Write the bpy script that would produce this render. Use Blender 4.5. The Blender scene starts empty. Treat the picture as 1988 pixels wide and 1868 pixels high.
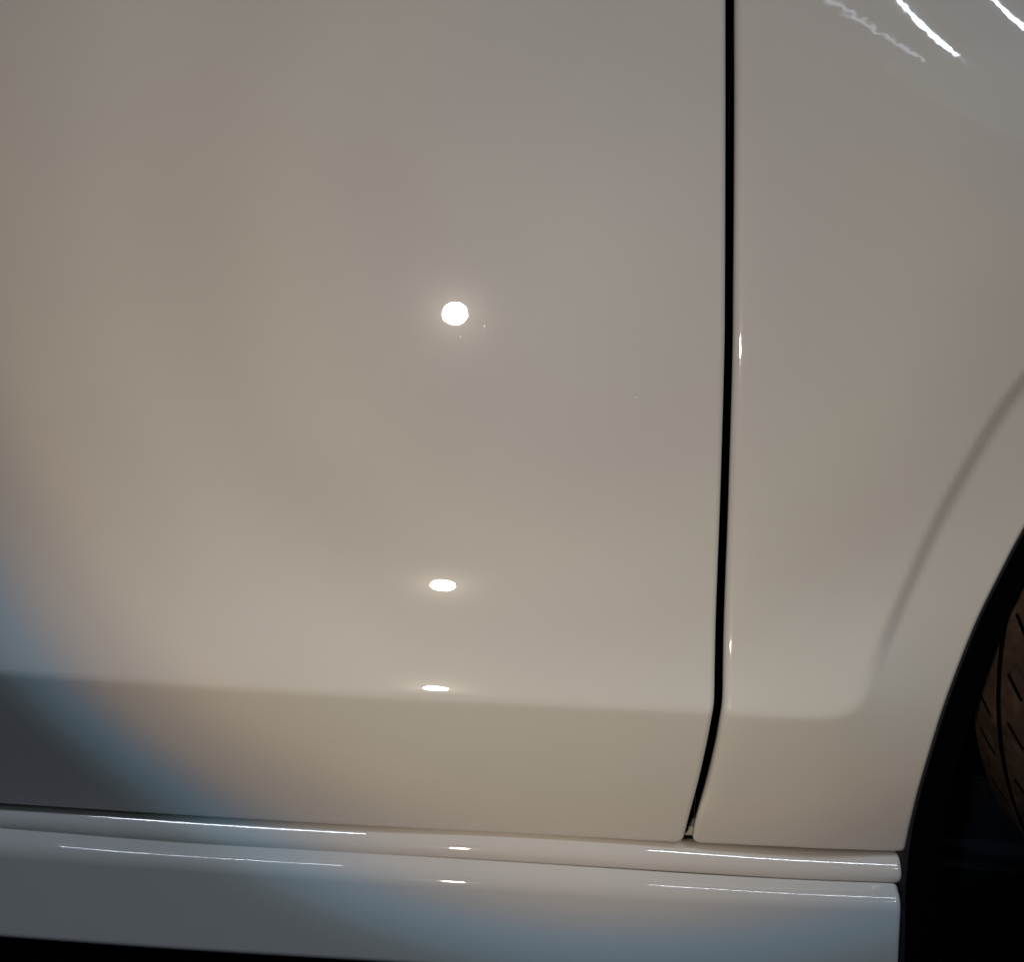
import bpy, math, random
import numpy as np
from mathutils import Vector, Matrix
from mathutils.geometry import delaunay_2d_cdt

random.seed(4)
rng = np.random.default_rng(4)
S = bpy.context.scene
COL = S.collection
rad = math.radians

# ------------------------------------------------------------------ camera
# measurements on the photograph were taken on a 1988 px wide copy (MW x MH)
MW, MH, MF = 1988.0, 1868.0, 1990.0
YAW, PITCH, ROLL, DIST = rad(4.0), rad(10.0), rad(2.3), 0.645
TARGET = np.array([0.0, 0.0, 0.4386])
FWD = np.array([-math.sin(YAW) * math.cos(PITCH), math.cos(YAW) * math.cos(PITCH), -math.sin(PITCH)])
R0 = np.cross(FWD, [0, 0, 1.0]); R0 /= np.linalg.norm(R0)
U0 = np.cross(R0, FWD)
RIGHT = R0 * math.cos(ROLL) + U0 * math.sin(ROLL)
UP = -R0 * math.sin(ROLL) + U0 * math.cos(ROLL)
CAM = TARGET - DIST * FWD

cd = bpy.data.cameras.new('camera')
cam = bpy.data.objects.new('camera', cd)
COL.objects.link(cam)
cd.sensor_fit = 'HORIZONTAL'
cd.sensor_width = 36.0
cd.lens = 36.0 * MF / MW
cd.clip_start, cd.clip_end = 0.01, 200.0
cam.matrix_world = Matrix(((RIGHT[0], UP[0], -FWD[0], CAM[0]),
                           (RIGHT[1], UP[1], -FWD[1], CAM[1]),
                           (RIGHT[2], UP[2], -FWD[2], CAM[2]), (0, 0, 0, 1)))
S.camera = cam

# ------------------------------------------------------------------ world: a dim interior
W = bpy.data.worlds.new('World')
S.world = W
W.use_nodes = True
W.node_tree.nodes['Background'].inputs[0].default_value = (0.62, 0.80, 1.0, 1)
W.node_tree.nodes['Background'].inputs[1].default_value = 0.004
S.view_settings.view_transform = 'Standard'
S.view_settings.look = 'None'
S.view_settings.exposure = 0.0
S.view_settings.gamma = 1.0
S.cycles.max_bounces = 6
S.cycles.sample_clamp_indirect = 4.0

# ------------------------------------------------------------------ lamps
# the torch in the photographer's left hand
LAMP = CAM + np.array([-0.100, -0.120, -0.080])
AIM = np.array([0.0375, 0.0, 0.580])
ld = bpy.data.lights.new('torch_lamp', 'SPOT')
ld.energy = 10.6
ld.color = (1, 1, 1)
ld.spot_size = rad(110)
ld.spot_blend = 0.0
ld.shadow_soft_size = 0.0175
lo = bpy.data.objects.new('torch_lamp', ld)
COL.objects.link(lo)
lo.location = LAMP
lo.rotation_euler = Vector(AIM - LAMP).to_track_quat('-Z', 'Y').to_euler()
# beam profile of the torch lens (angle from the axis -> colour), with its bluish outer fringe
ld.use_nodes = True
nt = ld.node_tree
em = nt.nodes['Emission']
tc = nt.nodes.new('ShaderNodeTexCoord')
sp = nt.nodes.new('ShaderNodeSeparateXYZ')
nt.links.new(tc.outputs['Normal'], sp.inputs[0])
ab = nt.nodes.new('ShaderNodeMath'); ab.operation = 'ABSOLUTE'
nt.links.new(sp.outputs[2], ab.inputs[0])
ac = nt.nodes.new('ShaderNodeMath'); ac.operation = 'ARCCOSINE'
nt.links.new(ab.outputs[0], ac.inputs[0])
dv = nt.nodes.new('ShaderNodeMath'); dv.operation = 'DIVIDE'
nt.links.new(ac.outputs[0], dv.inputs[0]); dv.inputs[1].default_value = rad(50)
rp = nt.nodes.new('ShaderNodeValToRGB')
nt.links.new(dv.outputs[0], rp.inputs[0])
# the beam is a little stronger on its lower side (uneven reflector)
TILT = (-0.93, -1.06, -1.16)
qv = nt.nodes.new('ShaderNodeMath'); qv.operation = 'DIVIDE'
nt.links.new(sp.outputs[1], qv.inputs[0]); nt.links.new(sp.outputs[2], qv.inputs[1])
cx = nt.nodes.new('ShaderNodeCombineXYZ')
for k_, g_ in enumerate(TILT):
    m1 = nt.nodes.new('ShaderNodeMath'); m1.operation = 'MULTIPLY'
    nt.links.new(qv.outputs[0], m1.inputs[0]); m1.inputs[1].default_value = -g_
    m2 = nt.nodes.new('ShaderNodeMath'); m2.operation = 'EXPONENT'
    nt.links.new(m1.outputs[0], m2.inputs[0])
    nt.links.new(m2.outputs[0], cx.inputs[k_])
mu = nt.nodes.new('ShaderNodeVectorMath'); mu.operation = 'MULTIPLY'
nt.links.new(rp.outputs[0], mu.inputs[0]); nt.links.new(cx.outputs[0], mu.inputs[1])
nt.links.new(mu.outputs[0], em.inputs[0])
em.inputs[1].default_value = 1.0
BEAM = [(0, (0.776, 0.673, 0.563)), (9, (0.709, 0.581, 0.465)), (14, (0.736, 0.606, 0.443)), (18, (0.677, 0.537, 0.391)), (22, (0.716, 0.579, 0.423)), (25, (0.66, 0.53, 0.379)), (27.5, (0.622, 0.466, 0.317)), (29.6, (0.437, 0.32, 0.23)), (31.4, (0.31, 0.237, 0.181)), (32.0, (0.194, 0.166, 0.158)), (32.4, (0.092, 0.138, 0.175)), (33.4, (0.075, 0.138, 0.189)), (33.9, (0.05, 0.085, 0.078)), (34.3, (0.018, 0.022, 0.01)), (35.0, (0.003, 0.004, 0.004)), (40, (0.002, 0.002, 0.002))]
cr = rp.color_ramp
while len(cr.elements) < len(BEAM):
    cr.elements.new(0.5)
for e, (a, c) in zip(cr.elements, BEAM):
    e.position = a / 50.0
    e.color = (*c, 1)


def tube(name, a, b, width, radiance, color=(0.76, 0.86, 0.99)):
    """ceiling light from a to b, shining down; tubes and the added panel"""
    a, b = Vector(a), Vector(b)
    L = (b - a).length
    d = bpy.data.lights.new(name, 'AREA')
    d.shape = 'RECTANGLE'
    d.size, d.size_y = L, width
    d.color = color
    d.energy = radiance * math.pi * L * width
    o = bpy.data.objects.new(name, d)
    COL.objects.link(o)
    xa = (b - a).normalized()
    mid = (a + b) / 2
    za = Vector((0, 0, 1))
    ya = za.cross(xa).normalized()
    za = xa.cross(ya)
    o.matrix_world = Matrix(((xa.x, ya.x, za.x, mid.x), (xa.y, ya.y, za.y, mid.y), (xa.z, ya.z, za.z, mid.z), (0, 0, 0, 1)))
    return o


TUBES_AND_PANEL = [((-1.19, -0.82, 2.4), (-0.38, -0.82, 2.4), 0.05, 50),
         ((0.61, -0.82, 2.4), (1.93, -1.05, 2.4), 0.05, 47),
         ((1.74, -1.96, 2.4), (1.945, -1.96, 2.4), 0.07, 60),
         ((1.58, -3.00, 2.4), (1.945, -2.38, 2.4), 0.035, 5),
         ((1.98, -1.90, 2.45), (3.40, -1.90, 2.45), 2.5, 0.17, (0.90, 1.0, 0.92))]   # the last is an added panel, invented for its reflection in the wing
for t in TUBES_AND_PANEL:
    tube('ceiling_tube_or_added_panel', *t)

# ------------------------------------------------------------------ helpers: measuring
def ray(px, py):
    d = FWD + RIGHT * ((px - MW / 2) / MF) - UP * ((py - MH / 2) / MF)
    return d / np.linalg.norm(d)


def hit(px, py, F, it=25):
    """point of the surface y = F(x, z) that the measured pixel shows"""
    d = ray(px, py)
    y = 0.0
    for _ in range(it):
        t = (y - CAM[1]) / d[1]
        p = CAM + t * d
        y = 0.5 * y + 0.5 * float(F(p[0], p[2]))
    t = (y - CAM[1]) / d[1]
    return CAM + t * d


def plane(y0, k=0.0):
    return lambda x, z: y0 + k * x


def catmull(pts, n=12):
    P = [np.array(p, float) for p in pts]
    P = [2 * P[0] - P[1]] + P + [2 * P[-1] - P[-2]]
    out = []
    for i in range(1, len(P) - 2):
        for t in np.linspace(0, 1, n, endpoint=False):
            a, b, c, d = P[i - 1], P[i], P[i + 1], P[i + 2]
            out.append(0.5 * ((2 * b) + (c - a) * t + (2 * a - 5 * b + 4 * c - d) * t * t + (3 * b - a - 3 * c + d) * t ** 3))
    out.append(P[-2])
    return np.array(out)


# ------------------------------------------------------------------ shape of the car's side
KX = 0.057                               # the side recedes slightly towards the front
CREASE_PX = [(-900, 1235), (-400, 1273), (0, 1299), (331, 1321), (661, 1341), (836, 1350), (1289, 1372), (1412, 1379),
             (1508, 1384), (1590, 1386), (1643, 1377), (1676, 1347), (1702, 1290), (1730, 1222), (1772, 1125),
             (1823, 1015), (1877, 915), (1931, 824), (1988, 743), (2100, 610), (2250, 470), (2420, 340), (2620, 228), (2850, 160), (3100, 145), (3400, 185), (3700, 290)]
cpx = catmull(CREASE_PX, 40)
cpx = np.array([p for i, p in enumerate(cpx) if i % (1 if 1580 < p[0] < 1740 else 8) == 0 or i == len(cpx) - 1])
for _i in range(60):                      # soften the measured curve
    _a = (cpx[:, 0] > 1560) & (cpx[:, 0] < 1800)
    _m = cpx.copy(); _m[1:-1] = 0.25 * cpx[:-2] + 0.5 * cpx[1:-1] + 0.25 * cpx[2:]
    cpx[_a] = _m[_a]
CREASE = np.array([hit(p[0], p[1], plane(0.0, KX))[[0, 2]] for p in cpx])
_seg = np.linalg.norm(np.diff(CREASE, axis=0), axis=1)
CLEN = np.concatenate([[0], np.cumsum(_seg)])
_door = [hit(x, y, plane(0.0, KX)) for x, y in CREASE_PX[2:9]]
CS, CI = np.polyfit([p[0] for p in _door], [p[2] for p in _door], 1)


def crease_dist(x, z):
    """signed distance to the crease line (positive above it) and a smoothed position along it"""
    P = np.stack([x, z], -1)
    best = np.full(x.shape, 1e9); sd = np.zeros(x.shape)
    ds, ls = [], []
    for i in range(len(CREASE) - 1):
        a, b = CREASE[i], CREASE[i + 1]
        ab_ = b - a
        l2 = ab_ @ ab_
        t = np.clip(((P - a) @ ab_) / l2, 0, 1)
        q = P - a - t[..., None] * ab_
        d = np.hypot(q[..., 0], q[..., 1])
        m = d < best
        best = np.where(m, d, best)
        s = ab_[0] * (P[..., 1] - a[1]) - ab_[1] * (P[..., 0] - a[0])
        sd = np.where(m, np.sign(s) * d, sd)
        ds.append(d); ls.append(CLEN[i] + t * math.sqrt(l2))
    num = np.zeros(x.shape); den = np.zeros(x.shape)
    for d, l, g in zip(ds, ls, _seg):
        w = g * np.exp(-(d - best) / 0.010)
        num += w * l; den += w
    return sd, num / den


def sstep(t):
    t = np.clip(t, 0, 1)
    return t * t * (3 - 2 * t)


# tilt of the surface away from the mirror direction (deg) against height above the crease (px);
# its zeros are where the torch is mirrored
DELTA = [(-1900, 31), (-1351, 22), (-1000, 8.2), (-741, 0), (-600, -4.0), (-470, -7.6), (-380, -8.2), (-300, -5.6), (-214, 0),
         (-150, 3.3), (-95, 4.4), (-50, 3.2), (-8, 0), (10, -1.0)]
_dq = catmull(DELTA, 10)
YS, ZS = None, None


def y_main(x, z):
    s = z - (CS * x + CI)
    if YS is None:
        return 0 * s
    return np.interp(s, ZS, YS) + KX * x


for _it in range(4):
    q = np.linspace(-1900, 10, 400)
    zz, tau = [], []
    for qq in q:
        yy = 1350 + qq
        xx = 852 + (1137 - yy) * 0.07
        p = hit(xx, yy, lambda x, z: y_main(x, z))
        h = (CAM - p) / np.linalg.norm(CAM - p) + (LAMP - p) / np.linalg.norm(LAMP - p)
        beta = math.atan2(h[2], -h[1])
        zz.append(p[2] - (CS * p[0] + CI)); tau.append(beta + rad(np.interp(qq, _dq[:, 0], _dq[:, 1])))
    zz, tau = np.array(zz), np.array(tau)
    o_ = np.argsort(zz)
    zz, tau = zz[o_], tau[o_]
    # extend below and above
    zz = np.concatenate([[-0.30], zz, [0.75]]); tau = np.concatenate([[tau[0]], tau, [tau[-1]]])
    zf = np.linspace(-0.3, 0.75, 4200)
    tf = np.interp(zf, zz, tau)
    k = np.ones(31) / 31
    tf = np.convolve(np.pad(tf, 15, mode='edge'), k, 'valid')
    sl = np.tan(tf)                        # dy/dz : facing up means deeper further up
    yf = np.concatenate([[0], np.cumsum((sl[1:] + sl[:-1]) / 2 * np.diff(zf))])
    yf -= np.interp(0, zf, yf)
    YS, ZS = yf, zf

XGAP = hit(1420, 700, plane(0.01))[0]
ZB = hit(1700, 560, plane(0.01))[2]
ZG = hit(1425, 650, plane(0.01))[2]



def swell(x, z):
    """the wing's bulge over the wheel"""
    bx = np.clip((x - XGAP) / 0.19, 0, None); bz = np.clip((z - ZB) / 0.18, 0, None)
    bx = np.where(bx > 1.25, 1.25 + 0.15 * np.tanh((bx - 1.25) / 0.15), bx)
    bz = np.where(bz > 1.05, 1.05 + 0.15 * np.tanh((bz - 1.05) / 0.15), bz)
    return 0.026 * bx ** 1.5 * bz ** 2


CREASE = np.array([hit(p[0], p[1], lambda x, z: y_main(x, z) + swell(x, z))[[0, 2]] for p in cpx])
_seg = np.linalg.norm(np.diff(CREASE, axis=0), axis=1)
CLEN = np.concatenate([[0], np.cumsum(_seg)])
W0 = CLEN[np.argmin(np.abs(cpx[:, 0] - 1600))]
W1 = CLEN[np.argmin(np.abs(cpx[:, 0] - 1877))]
WS0 = CLEN[np.argmin(np.abs(cpx[:, 0] - 1640))]
WS1 = CLEN[np.argmin(np.abs(cpx[:, 0] - 1745))]

GAP_L = [(1412, -330), (1411, -150), (1410, 0), (1410, 250), (1409, 562), (1407.5, 700), (1400, 960), (1391.5, 1190), (1389, 1300), (1388.5, 1340),
         (1387, 1372), (1382.5, 1400), (1373.5, 1447), (1358, 1517), (1335.5, 1602)]
GAP_R = [(1430, -330), (1428, -150), (1427, 0), (1427, 250), (1425, 562), (1423.5, 700), (1416, 960), (1407.5, 1190), (1405, 1300), (1404.5, 1340),
         (1403, 1372), (1398.5, 1400), (1390, 1447), (1373.5, 1517), (1349.5, 1602)]
GAPX = None


def F(x, z):
    x = np.asarray(x, float); z = np.asarray(z, float)
    y = y_main(x, z)
    d, ln = crease_dist(np.atleast_1d(x), np.atleast_1d(z))
    d = d.reshape(x.shape); ln = ln.reshape(x.shape)
    w = sstep((ln - W0) / (W1 - W0))
    sg = 0.0013
    fold = 0.53 * sg * np.logaddexp(0, (-d - 0.0022) / sg)
    step = 0.0054 * sstep((-d + 0.0070) / 0.014)
    ws = sstep((ln - WS0) / (WS1 - WS0))
    y = y + (1 - w) ** 2 * fold + ws * step
    y = y + swell(x, z)
    if GAPX is None:
        return y
    xg = np.interp(z, GAPZ, GAPX)
    u = (z - ZG) / 0.11
    y = y + sstep((x - xg + 0.0016) / 0.0032) * 0.0044 * np.exp(-((x - xg) / 0.10) ** 2) * np.tanh(u) * np.exp(-(u / 1.5) ** 2)
    v = (z - ZG2) / 0.022
    y = y - sstep((x - xg + 0.0016) / 0.0032) * 0.0016 * np.exp(-((x - xg) / 0.03) ** 2) * np.tanh(v) * np.exp(-(v / 2.2) ** 2)
    e = np.clip(1 - (x - xg - 0.0026) / 0.020, 0, 1)      # the wing's edge rolls in gently towards the shut line
    y = y + np.where(x > xg, 0.0048 * (1 - np.sqrt(1 - (0.95 * e) ** 2)) * sstep((z - ZLOW) / 0.03), 0)
    return y


_g = np.array([hit((a[0] + b_[0]) / 2, a[1], F) for a, b_ in zip(GAP_L, GAP_R)] + [hit(1330, 1640, F)])[::-1]
ZLOW = hit(1350, 1590, F)[2]
ZG2 = hit(1415, 1240, F)[2]
GAPX, GAPZ = _g[:, 0], _g[:, 2]


def Fn(x, z, h=6e-4):
    dx = (F(x + h, z) - F(x - h, z)) / (2 * h)
    dz = (F(x, z + h) - F(x, z - h)) / (2 * h)
    n = np.stack([dx, -np.ones_like(dx), dz], -1)
    return n / np.linalg.norm(n, axis=-1, keepdims=True)
# ---- END OF SHAPE FUNCTIONS


# ------------------------------------------------------------------ materials
def mat(name):
    m = bpy.data.materials.new(name)
    m.use_nodes = True
    return m, m.node_tree, m.node_tree.nodes['Principled BSDF']


def noise(nt, scale, detail=4, rough=0.55, coord='Object'):
    tc = nt.nodes.new('ShaderNodeTexCoord')
    n = nt.nodes.new('ShaderNodeTexNoise')
    n.inputs['Scale'].default_value = scale
    n.inputs['Detail'].default_value = detail
    n.inputs['Roughness'].default_value = rough
    nt.links.new(tc.outputs[coord], n.inputs['Vector'])
    return n


def ramp(nt, src, stops):
    r = nt.nodes.new('ShaderNodeValToRGB')
    while len(r.color_ramp.elements) < len(stops):
        r.color_ramp.elements.new(0.5)
    for e, (p, c) in zip(r.color_ramp.elements, stops):
        e.position = p
        e.color = (*c, 1)
    nt.links.new(src, r.inputs[0])
    return r


def bump(nt, src, b, strength, dist, target='Normal'):
    k = nt.nodes.new('ShaderNodeBump')
    k.inputs['Strength'].default_value = strength
    k.inputs['Distance'].default_value = dist
    nt.links.new(src, k.inputs['Height'])
    nt.links.new(k.outputs[0], b.inputs[target])
    return k


def paint(name, peel, dist, gloss=0.012):
    """white paint under clear lacquer; peel: height of the orange peel in the lacquer"""
    m, nt, b = mat(name)
    n = noise(nt, 9, 3)
    c = ramp(nt, n.outputs[0], [(0.3, (0.775, 0.765, 0.742)), (0.7, (0.80, 0.79, 0.77))])
    nt.links.new(c.outputs[0], b.inputs['Base Color'])
    b.inputs['Roughness'].default_value = 0.17
    b.inputs['Specular IOR Level'].default_value = 0.023
    b.inputs['Coat Weight'].default_value = 1.0
    b.inputs['Coat Roughness'].default_value = gloss
    b.inputs['Coat IOR'].default_value = 1.5
    n = noise(nt, 215, 0)
    bump(nt, n.outputs[0], b, peel, dist, 'Coat Normal')
    return m


PAINT = paint('white_car_paint', 0.012, 0.00022)
SILL_PAINT = paint('white_sill_paint', 0.0, 0.0002)
WING_PAINT = paint('white_wing_paint', 0.06, 0.00022, 0.03)

BLACK, nt, b = mat('black_rubber_and_shade')
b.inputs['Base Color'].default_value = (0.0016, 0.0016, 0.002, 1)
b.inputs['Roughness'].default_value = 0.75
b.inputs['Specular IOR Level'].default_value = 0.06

PLAST, nt, b = mat('black_plastic')
n = noise(nt, 300, 4)
c = ramp(nt, n.outputs[0], [(0.35, (0.022, 0.021, 0.025)), (0.7, (0.04, 0.038, 0.044))])
nt.links.new(c.outputs[0], b.inputs['Base Color'])
b.inputs['Roughness'].default_value = 0.5
bump(nt, n.outputs[0], b, 0.4, 0.0004)

TYRE, nt, b = mat('dusty_tyre_rubber')
n = noise(nt, 55, 8, 0.7)
c = ramp(nt, n.outputs[0], [(0.32, (0.055, 0.040, 0.034)), (0.52, (0.115, 0.083, 0.070)), (0.72, (0.20, 0.155, 0.13))])
nt.links.new(c.outputs[0], b.inputs['Base Color'])
b.inputs['Roughness'].default_value = 0.85
b.inputs['Specular IOR Level'].default_value = 0.2
n2 = noise(nt, 420, 6, 0.7)
bump(nt, n2.outputs[0], b, 0.6, 0.0012)

METAL, nt, b = mat('grey_alloy')
b.inputs['Base Color'].default_value = (0.35, 0.35, 0.36, 1)
b.inputs['Metallic'].default_value = 0.9
b.inputs['Roughness'].default_value = 0.35

FLOOR, nt, b = mat('dark_floor')
n = noise(nt, 130, 8, 0.75)
c = ramp(nt, n.outputs[0], [(0.35, (0.04, 0.045, 0.07)), (0.62, (0.10, 0.11, 0.16)), (0.8, (0.22, 0.23, 0.28))])
nt.links.new(c.outputs[0], b.inputs['Base Color'])
b.inputs['Roughness'].default_value = 0.9
bump(nt, n.outputs[0], b, 0.8, 0.004)

DUST, nt, b = mat('pale_dust')
b.inputs['Base Color'].default_value = (0.9, 0.88, 0.85, 1)
b.inputs['Metallic'].default_value = 0.35
b.inputs['Roughness'].default_value = 0.36


# ------------------------------------------------------------------ mesh helpers
def link(name, me, m, parent=None):
    me.materials.append(m)
    o = bpy.data.objects.new(name, me)
    COL.objects.link(o)
    if parent:
        o.parent = parent
    return o


def mesh_obj(name, V, faces, m, parent=None, normals=None, smooth=True):
    me = bpy.data.meshes.new(name)
    me.from_pydata([tuple(map(float, v)) for v in V], [], faces)
    me.update()
    if smooth:
        me.polygons.foreach_set('use_smooth', [True] * len(me.polygons))
    if normals is not None:
        me.normals_split_custom_set_from_vertices([tuple(map(float, n)) for n in normals])
    me.update()
    return link(name, me, m, parent)


def round_poly(pts, radii, spacing):
    """closed polygon with rounded corners, resampled"""
    n = len(pts)
    P = [np.array(p, float) for p in pts]
    out = []
    for i in range(n):
        a, b_, c_ = P[i - 1], P[i], P[(i + 1) % n]
        r = radii[i]
        if r <= 0:
            out.append(b_); continue
        u = (a - b_) / np.linalg.norm(a - b_); v = (c_ - b_) / np.linalg.norm(c_ - b_)
        ang = math.acos(np.clip(u @ v, -1, 1))
        t = min(r / math.tan(ang / 2), 0.9 * np.linalg.norm(a - b_), 0.9 * np.linalg.norm(c_ - b_))
        for s in np.linspace(0, 1, 14):
            out.append((1 - s) ** 2 * (b_ + u * t) + 2 * s * (1 - s) * b_ + s * s * (b_ + v * t))
    out = np.array(out)
    q = np.vstack([out, out[:1]])
    L = np.concatenate([[0], np.cumsum(np.linalg.norm(np.diff(q, axis=0), axis=1))])
    m = int(L[-1] / spacing)
    s = np.linspace(0, L[-1], m, endpoint=False)
    return np.stack([np.interp(s, L, q[:, 0]), np.interp(s, L, q[:, 1])], -1)


def inside(P, poly):
    x, z = P[:, 0], P[:, 1]
    c_ = np.zeros(len(P), bool)
    a = poly; b_ = np.roll(poly, -1, 0)
    for (x0, z0), (x1, z1) in zip(a, b_):
        if z0 == z1:
            continue
        m = ((z0 > z) != (z1 > z)) & (x < (x1 - x0) * (z - z0) / (z1 - z0) + x0)
        c_ ^= m
    return c_


def panel(name, poly, m, parent, r=0.004, flange=0.0015, grid=0.0032):
    """sheet-metal panel: surface F inside the outline, rolled edge of radius r, short return flange"""
    area = 0.5 * np.sum(poly[:, 0] * np.roll(poly[:, 1], -1) - np.roll(poly[:, 0], -1) * poly[:, 1])
    if area < 0:
        poly = poly[::-1]
    n = len(poly)
    t = np.roll(poly, -1, 0) - np.roll(poly, 1, 0)
    t = t + 0.5 * (np.roll(t, 1, 0) + np.roll(t, -1, 0))
    t /= np.linalg.norm(t, axis=1, keepdims=True)
    out = np.stack([t[:, 1], -t[:, 0]], -1)          # outward in (x, z)
    fr = [0.0, 0.03, 0.12, 0.27, 0.48, 0.74, 1.0]
    pts, off, onrm = [], [], []
    for f in fr:
        pts.append(poly - out * (f * r)); off += [f] * n; onrm.append(out)
    g = []
    lo_, hi_ = poly.min(0), poly.max(0)
    gx = np.arange(lo_[0], hi_[0], grid); gz = np.arange(lo_[1], hi_[1], grid)
    G = np.stack(np.meshgrid(gx, gz), -1).reshape(-1, 2)
    G = G[inside(G, poly)]
    sel = poly[::3]
    dm = np.full(len(G), 1e9)
    for p in sel:
        dm = np.minimum(dm, (G[:, 0] - p[0]) ** 2 + (G[:, 1] - p[1]) ** 2)
    G = G[dm > (r + 0.0022) ** 2]
    A = np.vstack(pts + [G])
    off = np.concatenate([off, np.ones(len(G))]); onrm = np.vstack(onrm + [np.zeros((len(G), 2))])
    edges = []
    for k_ in range(len(fr)):
        edges += [(k_ * n + i, k_ * n + (i + 1) % n) for i in range(n)]
    vs, es, fs, ov, oe, of = delaunay_2d_cdt([Vector(p) for p in A], edges, [list(range(n))], 1, 1e-7)
    idx = np.array([o[0] if o else 0 for o in ov])
    XZ = np.array([(v.x, v.y) for v in vs])
    y = F(XZ[:, 0], XZ[:, 1]); nr = Fn(XZ[:, 0], XZ[:, 1])
    f = off[idx]; on = onrm[idx]
    y = y + r - np.sqrt(np.maximum(r * r - (r * (1 - f)) ** 2, 0))
    sa = (1 - f); ca = np.sqrt(np.maximum(1 - sa * sa, 0))
    nr = nr * ca[:, None] + np.stack([on[:, 0], 0 * sa, on[:, 1]], -1) * sa[:, None]
    nr /= np.linalg.norm(nr, axis=1, keepdims=True)
    V = np.stack([XZ[:, 0], y, XZ[:, 1]], -1)
    faces = []
    for fc in fs:
        a, b_, c_ = (V[i] for i in fc[:3])
        nn = np.cross(b_ - a, c_ - a)
        faces.append(tuple(fc) if nn[1] < 0 else tuple(reversed(fc)))
    # return flange
    inv = {int(o): i for i, o in enumerate(idx)}
    ring = [inv.get(i) for i in range(n)]
    base = len(V)
    ok = [i for i in ring if i is not None]
    V2 = V[ok] + np.array([0, flange, 0]); N2 = nr[ok]
    V = np.vstack([V, V2]); nr = np.vstack([nr, N2])
    mm = len(ok)
    for i in range(mm):
        j = (i + 1) % mm
        faces.append((ok[i], base + i, base + j, ok[j]))
    return mesh_obj(name, V, faces, m, parent, nr)


# ------------------------------------------------------------------ the car
car = bpy.data.objects.new('car', None)
COL.objects.link(car)
car['label'] = 'glossy white car seen close at its lower door, front wing and sill, front wheel turned'
car['category'] = 'car'


def px_xz(pts):
    """outline points of the skin, all at once"""
    P = np.array(pts, float)
    D = np.array([ray(a, b) for a, b in P])
    y = np.zeros(len(P))
    for _ in range(18):
        t = (y - CAM[1]) / D[:, 1]
        y = 0.5 * y + 0.5 * F(CAM[0] + t * D[:, 0], CAM[2] + t * D[:, 2])
    t = (y - CAM[1]) / D[:, 1]
    return np.stack([CAM[0] + t * D[:, 0], CAM[2] + t * D[:, 2]], -1)


TOPZ = hit(1400, -330, F)[2]
gl = catmull(GAP_L, 6); gr = catmull(GAP_R, 6)
BOT = [(1318, 1640), (960, 1621), (661, 1605.5), (331, 1585.5), (0, 1564), (-400, 1536), (-900, 1500)]
XL = hit(-900, 1500, F)[0]
door_pts = list(px_xz(gl)) + list(px_xz(BOT))
door_pts = [tuple(p) for p in door_pts]
k_corner = len(gl)
door_pts[k_corner] = tuple(hit(1326, 1640.5, F)[[0, 2]])
door_pts += [(XL, TOPZ)]
radii = [0] * len(door_pts)
radii[0] = 0.004; radii[-1] = 0.004; radii[-2] = 0.004; radii[k_corner] = 0.0075
door = panel('door', round_poly(door_pts, radii, 0.0012), PAINT, car)

ARCH = [(1768, 1609), (1785, 1540), (1803, 1478), (1827.5, 1398), (1854, 1322), (1898, 1211), (1946, 1113), (1988, 1033),
        (2060, 915), (2150, 790), (2260, 665), (2400, 540), (2570, 430), (2760, 352), (2980, 318), (3200, 332), (3420, 400)]
arch = catmull(ARCH, 6)
FB = [(1343, 1640), (1440, 1645), (1537, 1649.5), (1650, 1654), (1758, 1657.5)]
f_pts = px_xz(gr[::-1])
# order: gap bottom -> gap top -> top right -> arch (top to bottom) -> bottom edge (right to left)
f_pts = [tuple(p) for p in f_pts]
XR = hit(3420, 400, F)[0]
f_pts += [(XR, TOPZ)]
i_tr = len(f_pts) - 1
f_pts += [tuple(p) for p in px_xz(list(reversed(list(arch))))]
i_br = len(f_pts)
f_pts += [tuple(p) for p in px_xz(list(reversed(FB)))]
radii = [0] * len(f_pts)
radii[i_tr] = 0.004; radii[i_tr - 1] = 0.004; radii[i_tr + 1] = 0.004; radii[i_br] = 0.0045; radii[-1] = 0.0065
fender = panel('fender', round_poly(f_pts, radii, 0.0012), WING_PAINT, car)


# dust specks and lint on the lacquer, mostly caught by the light near the torch's reflection
V, Fc = [], []
hc = hit(889, 611, F)
for i in range(150):
    near = i < 60
    if near:
        a, rr = rng.uniform(0, 2 * math.pi), 0.012 + abs(rng.normal(0, 0.035))
        x, z = hc[0] + rr * math.cos(a), hc[2] + rr * math.sin(a)
    else:
        x, z = rng.uniform(-0.32, 0.10), rng.uniform(0.30, 0.72)
    sz = 0.00008 + 0.00013 * rng.random() ** 2
    el = rng.uniform(2.0, 4.5) if rng.random() < 0.12 else 1.0
    t_ = rng.uniform(0, math.pi)
    y = float(F(x, z)); b0 = len(V)
    for (u, v, w_) in ((1, 0, 0), (0.5, 0.87, 0), (-0.5, 0.87, 0), (-1, 0, 0), (-0.5, -0.87, 0), (0.5, -0.87, 0), (0, 0, 0.13)):
        uu, vv_ = u * sz * el, v * sz
        V.append((x + uu * math.cos(t_) - vv_ * math.sin(t_), y - 0.00002 - w_ * sz, z + uu * math.sin(t_) + vv_ * math.cos(t_)))
    for k_ in range(6):
        Fc.append((b0 + k_, b0 + (k_ + 1) % 6, b0 + 6))
dust = mesh_obj('dust', V, Fc, DUST, door)
dust['kind'] = 'stuff'


# ---- sill: a rounded painted bead under the door and the rocker panel below it
def sec_n(sec, x, h=0.02):
    Y, Z, NY, NZ = sec(x)
    a, b_ = sec(x - h), sec(x + h)
    NX = -(NY * (b_[0] - a[0]) + NZ * (b_[1] - a[1])) / (2 * h)
    return Y, Z, NY, NZ, NX


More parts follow.
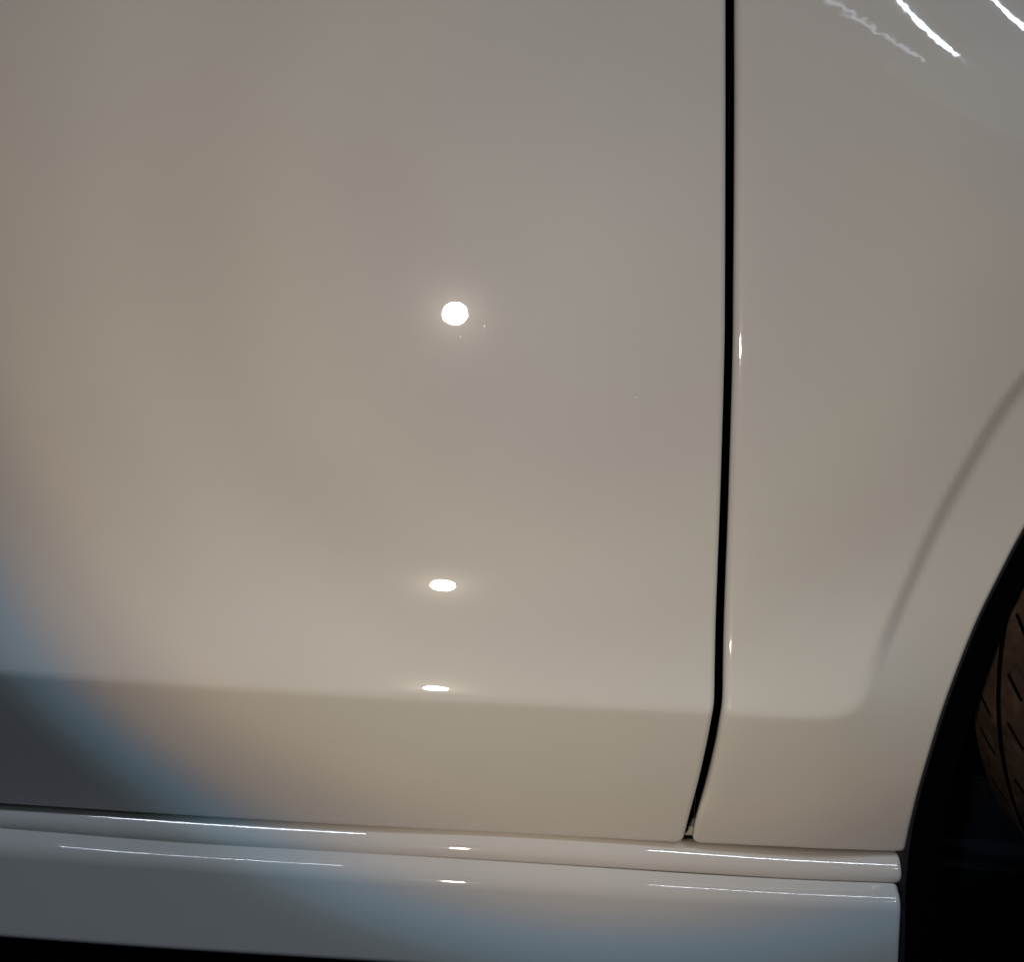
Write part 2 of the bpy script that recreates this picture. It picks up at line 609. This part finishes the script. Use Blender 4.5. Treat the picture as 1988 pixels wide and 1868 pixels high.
def sweep(name, xs, sec, m, parent, x_end, r_end):
    """sec(x) -> (Y, Z, NY, NZ) arrays; the right-hand end is rolled over with radius r_end and capped"""
    st = [(x, 0.0, 0.0) for x in xs if x < x_end - r_end]
    for a in np.linspace(0, math.pi / 2, 7):
        st.append((x_end - r_end + r_end * math.sin(a), r_end * (1 - math.cos(a)), a))
    V, N, faces = [], [], []
    for x, ins, a in st:
        Y, Z, NY, NZ, NX = sec_n(sec, x)
        for y, z, ny, nz, nx_ in zip(Y, Z, NY, NZ, NX):
            V.append((x, y - ny * ins, z - nz * ins))
            N.append((math.sin(a) + nx_ * math.cos(a), ny * math.cos(a), nz * math.cos(a)))
    n = len(Y)
    for i in range(len(st) - 1):
        for j in range(n - 1):
            a_ = i * n + j
            faces.append((a_, a_ + 1, a_ + n + 1, a_ + n))
    base = (len(st) - 1) * n
    c0 = len(V)
    for j in range(n):
        V.append(V[base + j]); N.append((1, 0, 0))
    faces.append(tuple(range(c0, c0 + n)))
    V = np.array(V); N = np.array(N)
    a_, b_, c_ = (V[i] for i in faces[len(faces) // 2][:3])
    nn = np.cross(b_ - a_, c_ - a_)
    if nn @ N[faces[len(faces) // 2][0]] < 0:
        faces = [tuple(reversed(f)) for f in faces]
    return mesh_obj(name, V, faces, m, parent, N)


def xline(pts, y0):
    P = np.array([hit(x, y, lambda u, v: sill_y(u) + y0) for x, y in pts])
    return lambda x: np.interp(x, P[:, 0], P[:, 2])


_p = hit(904, 1648, plane(0.02, KX))
_h = (CAM - _p) / np.linalg.norm(CAM - _p) + (LAMP - _p) / np.linalg.norm(LAMP - _p)
_T = math.atan2(_h[2], -_h[1])
KS = (_h[0] / math.hypot(_h[1], _h[2]) + 0.012 * math.sin(_T)) / math.cos(_T)
print('KS', KS, 'torch mirrored at tilt', math.degrees(_T))
DB_Y = float(F(hit(900, 1615, F)[0], hit(900, 1615, F)[2]))
print('door bottom y', DB_Y)
_b = px_xz([(-900, 1500), (-300, 1545), (0, 1562), (400, 1588), (900, 1615), (1300, 1637), (1450, 1643), (1600, 1650), (1740, 1655)])
_fb = np.polyfit(_b[:, 0], F(_b[:, 0], _b[:, 1]), 3)
_x0 = _p[0]
_s0 = np.polyval(np.polyder(_fb), _x0)


def sill_y(x):
    """depth of the sill: runs along under the lower edge of door and wing"""
    return np.polyval(_fb, x) - 0.0026 + (KS - _s0) * 0.04 * np.tanh((x - _x0) / 0.04)


BEAD = catmull([(-900, 1526), (-400, 1564), (0, 1592), (331, 1617), (661, 1637), (904, 1648.5), (1322, 1674), (1537, 1687), (1741, 1695)], 6)
zb = xline(BEAD, 0.0)
RB = 0.0116
# round section, a little flatter where it mirrors the ceiling tubes
_tt = np.radians(np.linspace(150, -90, 500))
_rr = RB * (0.52 + 0.48 * sstep((np.degrees(_tt) + 2) / 28)) * (1 + 3.0 * np.exp(-((np.degrees(_tt) - 49) / 3.0) ** 2))
_dy = np.concatenate([[0], np.cumsum(-np.sin(0.5 * (_tt[1:] + _tt[:-1])) * 0.5 * (_rr[1:] + _rr[:-1]) * -np.diff(_tt))])
_dz = np.concatenate([[0], np.cumsum(-np.cos(0.5 * (_tt[1:] + _tt[:-1])) * 0.5 * (_rr[1:] + _rr[:-1]) * -np.diff(_tt))])
_dy -= np.interp(-_T, -_tt, _dy); _dz -= np.interp(-_T, -_tt, _dz)
_ti = np.radians(np.concatenate([np.linspace(150, 60, 14), np.linspace(58, 40, 28), np.linspace(37, -90, 30)]))
_by, _bz = np.interp(-_ti, -_tt, _dy), np.interp(-_ti, -_tt, _dz)


def bead_sec(x):
    return sill_y(x) + _by, zb(x) + _bz, -np.cos(_ti), np.sin(_ti)


xs = np.arange(XL, 0.4, 0.006)
XE_B = hit(1754, 1688, lambda u, v: sill_y(u))[0]
bead = sweep('sill_trim', xs, bead_sec, SILL_PAINT, car, XE_B, 0.004)

YA = -0.0005
YB = YA - 0.0130
YC = YB - 0.0110
LA = catmull([(-900, 1538), (-400, 1578), (0, 1608.5), (332, 1635), (661, 1654.5), (993, 1674), (1322, 1695.5), (1537, 1708), (1741, 1716)], 6)
LB = catmull([(-900, 1577), (-400, 1617), (0, 1645.5), (133, 1655), (661, 1691.5), (902, 1706), (1275, 1729), (1537, 1742), (1741, 1751)], 6)
LC = catmull([(-900, 1757), (-400, 1796), (0, 1825), (332, 1849), (661, 1869), (993, 1889), (1322, 1907), (1741, 1927)], 6)
za, zb2, zc2 = xline(LA, YA), xline(LB, YB), xline(LC, YC)


def rocker_sec(x):
    k = float(sill_y(x))
    A = np.array([YA + k, za(x)]); B = np.array([YB + k, zb2(x)]); C_ = np.array([YC + k, zc2(x)])
    A0 = A + np.array([0.012, -0.006])
    E = C_ + np.array([0.05, -0.006])
    pts, nrm = [], []
    P = [A0, A, B, C_, E]
    R = [0, 0.0010, 0.0082, 0.005, 0]
    for i in range(5):
        if R[i] == 0:
            d = (P[1] - P[0]) if i == 0 else (P[4] - P[3])
            d = d / np.linalg.norm(d)
            pts.append(P[i]); nrm.append(np.array([d[1], -d[0]]))
            continue
        u = P[i - 1] - P[i]; v = P[i + 1] - P[i]
        lu, lv = np.linalg.norm(u), np.linalg.norm(v)
        u /= lu; v /= lv
        t = min(R[i], lu * (0.86 if i == 2 else 0.45) if i > 1 else lu, lv * 0.48)
        m_ = 30 if i == 2 else 7
        for s in np.linspace(0, 1, m_):
            pts.append((1 - s) ** 2 * (P[i] + u * t) + 2 * s * (1 - s) * P[i] + s * s * (P[i] + v * t))
            d = (1 - s) * (-u) + s * v
            d /= np.linalg.norm(d)
            nrm.append(np.array([d[1], -d[0]]))
    pts = np.array(pts); nrm = np.array(nrm)
    if nrm[len(nrm) // 2][0] > 0:
        nrm = -nrm
    return pts[:, 0], pts[:, 1], nrm[:, 0], nrm[:, 1]


XE_R = hit(1749, 1780, lambda u, v: sill_y(u) + YB)[0]
rocker = sweep('rocker_panel', xs, rocker_sec, SILL_PAINT, car, XE_R, 0.004)


# ---- dark inner body behind the shut line and under the sill
def box_mesh(name, boxes, m, parent):
    V, Fc = [], []
    for (x0, x1, y0, y1, z0, z1) in boxes:
        b0 = len(V)
        V += [(x, y, z) for x in (x0, x1) for y in (y0, y1) for z in (z0, z1)]
        for f in ((0, 1, 3, 2), (4, 6, 7, 5), (0, 4, 5, 1), (2, 3, 7, 6), (0, 2, 6, 4), (1, 5, 7, 3)):
            Fc.append(tuple(b0 + i for i in f))
    return mesh_obj(name, V, Fc, m, parent, smooth=False)


Z_SILL = float(za(0.1))
XI = hit(1745, 1600, plane(0.05))[0]


def strip(name, sections, m, parent):
    """sections: for each x a list of (y, z); joined into one skin"""
    V, Fc = [], []
    for x, sec in sections:
        V += [(x, y, z) for y, z in sec]
    n = len(sections[0][1])
    for i in range(len(sections) - 1):
        for j in range(n - 1):
            a = i * n + j
            Fc.append((a, a + 1, a + n + 1, a + n))
    Fc.append(tuple(range(n))); Fc.append(tuple(range((len(sections) - 1) * n, len(sections) * n)))
    return mesh_obj(name, V, Fc, m, parent, smooth=False)


xi = np.linspace(XL + 0.012, XI - 0.014, 30)
strip('inner_body', [(x, [(sill_y(x) + 0.35, TOPZ - 0.006), (sill_y(x) + 0.055, TOPZ - 0.006), (sill_y(x) + 0.055, za(x) + 0.014), (sill_y(x) + 0.055, za(x) - 0.015),
                          (sill_y(x) + 0.055, za(x) - 0.028), (sill_y(x) + 0.9, za(x) - 0.028)]) for x in xi], BLACK, car)
# body-coloured flange of the sill that shows at the foot of the shut line
zf0 = hit(1342, 1603, lambda u, v: sill_y(u) + 0.034)[2]
xf = np.linspace(XL + 0.010, XI - 0.016, 30)
_zo = zf0 - float(za(hit(1342, 1603, plane(0.04))[0]))
strip('sill_flange', [(x, [(sill_y(x) + 0.045, za(x) + _zo), (sill_y(x) + 0.032, za(x) + _zo), (sill_y(x) + 0.047, za(x) - 0.030), (sill_y(x) + 0.049, za(x) - 0.030)]) for x in xf], PAINT, car)

# ---- wheel arch liner: a lip behind the wing's edge, then the tunnel of the wheel housing
a_xz = px_xz(arch)
arch_w = [np.array([p[0], float(F(p[0], p[1])), p[1]]) for p in a_xz]
sy = lambda u, v: sill_y(u) + 0.004
low = [hit(x, y, sy) for x, y in ((1759, 1668), (1756, 1700), (1752, 1740), (1750, 1900), (1748, 1960))]
path = np.array(low[::-1] + list(arch_w))
t = np.gradient(path[:, [0, 2]], axis=0)
t /= np.linalg.norm(t, axis=1, keepdims=True)
for _ in range(6):
    t = (t + np.roll(t, 1, 0) * 0.5 + np.roll(t, -1, 0) * 0.5) if False else t
nx = np.stack([t[:, 1], -t[:, 0]], -1)       # towards the opening (right and down)
def band(name, prof, m):
    V, Fc = [], []
    for i in range(len(path)):
        for o_, dy in prof:
            V.append((path[i][0] + nx[i][0] * o_, path[i][1] + dy, path[i][2] + nx[i][1] * o_))
    n = len(prof)
    for i in range(len(path) - 1):
        for j in range(n - 1):
            a = i * n + j
            Fc.append((a, a + n, a + n + 1, a + 1))
    return mesh_obj(name, V, Fc, m, car)


band('arch_lip', [(-0.004, 0.010), (0.0030, 0.0085), (0.0048, 0.0092), (0.0055, 0.012), (0.0050, 0.016)], PLAST)
band('wheel_arch_liner_shade', [(0.0045, 0.014), (0.016, 0.026), (0.030, 0.040), (0.044, 0.055), (0.050, 0.068), (0.046, 0.078), (0.020, 0.085), (-0.02, 0.12), (-0.02, 0.34)], BLACK)  # bulges into the opening, black in place of torch shadow on the tyre
box_mesh('wheel_housing', [(XI - 0.02, XR - 0.01, 0.36, 0.40, 0.10, TOPZ - 0.006), ], BLACK, car)

# ------------------------------------------------------------------ front wheel, on lock
RT, WT = 0.300, 0.205
wheel = bpy.data.objects.new('wheel', None)
COL.objects.link(wheel)
TC = np.array([hit(1925, 1330, plane(0.115))[0] + 0.320, 0.222, 0.302])
STEER, CAMBER = rad(24), rad(5)


def tread_r(v, th):
    """radius of the tyre across its width v (-1..1) and around it"""
    a = abs(v)
    r = RT - 0.010 * a ** 3
    return r


NV = 270
vv = np.linspace(-1, 1, NV)
grooves = [-0.60, -0.16, 0.26, 0.62]
th = np.concatenate([np.linspace(math.pi - 0.40, math.pi + 0.62, 560, endpoint=False), np.linspace(math.pi + 0.62, 3 * math.pi - 0.40, 150, endpoint=False)])
TH = len(th)
TT, VV = np.meshgrid(th, vv, indexing='ij')
r = RT - 0.012 * np.abs(VV) ** 4
gd = np.zeros_like(r)
for g_, gw in zip(grooves, (0.014, 0.016, 0.016, 0.012)):
    gd = np.maximum(gd, 1 - sstep((np.abs(VV - g_) - gw) / 0.012))
# short slanted slits on each rib
rib = np.digitize(VV, grooves)
centers = np.array([-0.79, -0.40, 0.04, 0.45, 0.80])
sd = np.zeros_like(r)
for k_, c_v in enumerate(centers):
    pit = (0.046, 0.039, 0.043, 0.050, 0.044)[k_] / RT
    cnt = int(round(2 * math.pi / pit))
    for q_ in range(cnt):
        t0 = 2 * math.pi * (q_ + 0.31 * k_ + 0.22 * rng.random()) / cnt
        du = ((TT - t0 + math.pi) % (2 * math.pi) - math.pi) * RT        # metres round the tyre
        if q_ == 0:
            pass
        dvm = (VV - c_v) * WT / 2
        slope = (-0.80, -0.75, -0.7, -0.85, -0.75)[k_]
        a_ = du * math.cos(slope) - dvm * math.sin(slope)
        b_ = du * math.sin(slope) + dvm * math.cos(slope)
        hl = (0.0085, 0.0105, 0.011, 0.0095, 0.010)[k_]
        sd = np.maximum(sd, (1 - sstep((np.abs(a_) - 0.0008) / 0.0006)) * (1 - sstep((np.abs(b_) - hl) / 0.0015)))
r = r - 0.010 * np.maximum(0.85 * gd, sd)
yl = VV * WT / 2
X_, Z_ = r * np.cos(TT), r * np.sin(TT)
Vt = np.stack([X_, yl, Z_], -1).reshape(-1, 3)
ii, jj = np.meshgrid(np.arange(TH), np.arange(NV - 1), indexing='ij')
a_ = (ii * NV + jj).ravel(); b_ = (((ii + 1) % TH) * NV + jj).ravel()
Fc = np.stack([a_, b_, b_ + 1, a_ + 1], -1).tolist()
V = list(map(tuple, Vt))
# shoulders and side walls
for side in (-1, 1):
    prev = [i * NV + (0 if side < 0 else NV - 1) for i in range(TH)]
    for dr, dy in ((0.018, 0.006), (0.032, 0.012), (0.055, 0.017), (0.08, 0.016), (0.095, 0.008), (0.098, -0.004)):
        cur = []
        for i in range(TH):
            rr = RT - 0.011 - dr
            cur.append(len(V))
            V.append((rr * math.cos(th[i]), side * (WT / 2 + dy), rr * math.sin(th[i])))
        for i in range(TH):
            j = (i + 1) % TH
            Fc.append((prev[i], prev[j], cur[j], cur[i]) if side > 0 else (prev[i], cur[i], cur[j], prev[j]))
        prev = cur
# profile of the rim
tyre = mesh_obj('tyre', V, Fc, TYRE, wheel)
tyre.data.materials.append(BLACK)  # black on groove and slit walls, in place of the shade deep cuts hold
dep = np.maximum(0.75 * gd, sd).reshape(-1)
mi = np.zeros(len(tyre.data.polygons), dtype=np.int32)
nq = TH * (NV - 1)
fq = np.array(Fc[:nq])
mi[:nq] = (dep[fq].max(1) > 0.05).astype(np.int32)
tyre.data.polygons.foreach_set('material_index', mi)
V, Fc = [], []
RP = [(0.207, -0.098), (0.212, -0.104), (0.205, -0.106), (0.197, -0.098), (0.190, -0.06), (0.188, 0.09), (0.207, 0.10)]
N = 96
for i in range(N):
    a = 2 * math.pi * i / N
    for rr, yy in RP:
        V.append((rr * math.cos(a), yy, rr * math.sin(a)))
for i in range(N):
    for j in range(len(RP) - 1):
        a = i * len(RP) + j; b_ = ((i + 1) % N) * len(RP) + j
        Fc.append((a, b_, b_ + 1, a + 1))
for s in range(10):
    a0 = 2 * math.pi * s / 10
    b0 = len(V)
    for rr, hw, y0 in ((0.03, 0.018, -0.085), (0.12, 0.013, -0.088), (0.198, 0.017, -0.095)):
        for sgn in (-1, 1):
            for dy in (0, 0.022):
                V.append((rr * math.cos(a0) - sgn * hw * math.sin(a0), y0 + dy, rr * math.sin(a0) + sgn * hw * math.cos(a0)))
    for k_ in range(2):
        o_ = b0 + k_ * 4
        for q_ in ((0, 1, 5, 4), (1, 3, 7, 5), (3, 2, 6, 7), (2, 0, 4, 6)):
            Fc.append(tuple(o_ + i for i in q_))
b0 = len(V)
for i in range(32):
    a = 2 * math.pi * i / 32
    V += [(0.045 * math.cos(a), -0.09, 0.045 * math.sin(a)), (0.045 * math.cos(a), -0.05, 0.045 * math.sin(a))]
for i in range(32):
    a = b0 + 2 * i; b_ = b0 + 2 * ((i + 1) % 32)
    Fc.append((a, b_, b_ + 1, a + 1))
Fc.append(tuple(b0 + 2 * i for i in range(32)))
mesh_obj('rim', V, Fc, METAL, wheel, smooth=False)
wheel.parent = car
wheel.matrix_world = Matrix.Translation(Vector(TC)) @ Matrix.Rotation(STEER, 4, 'Z') @ Matrix.Rotation(CAMBER, 4, 'Y') @ Matrix.Rotation(0.0, 4, 'X')

# ------------------------------------------------------------------ floor
me = bpy.data.meshes.new('floor')
me.from_pydata([(-30, -30, 0), (30, -30, 0), (30, 30, 0), (-30, 30, 0)], [], [(0, 1, 2, 3)])
fl = link('floor', me, FLOOR)
fl['kind'] = 'structure'
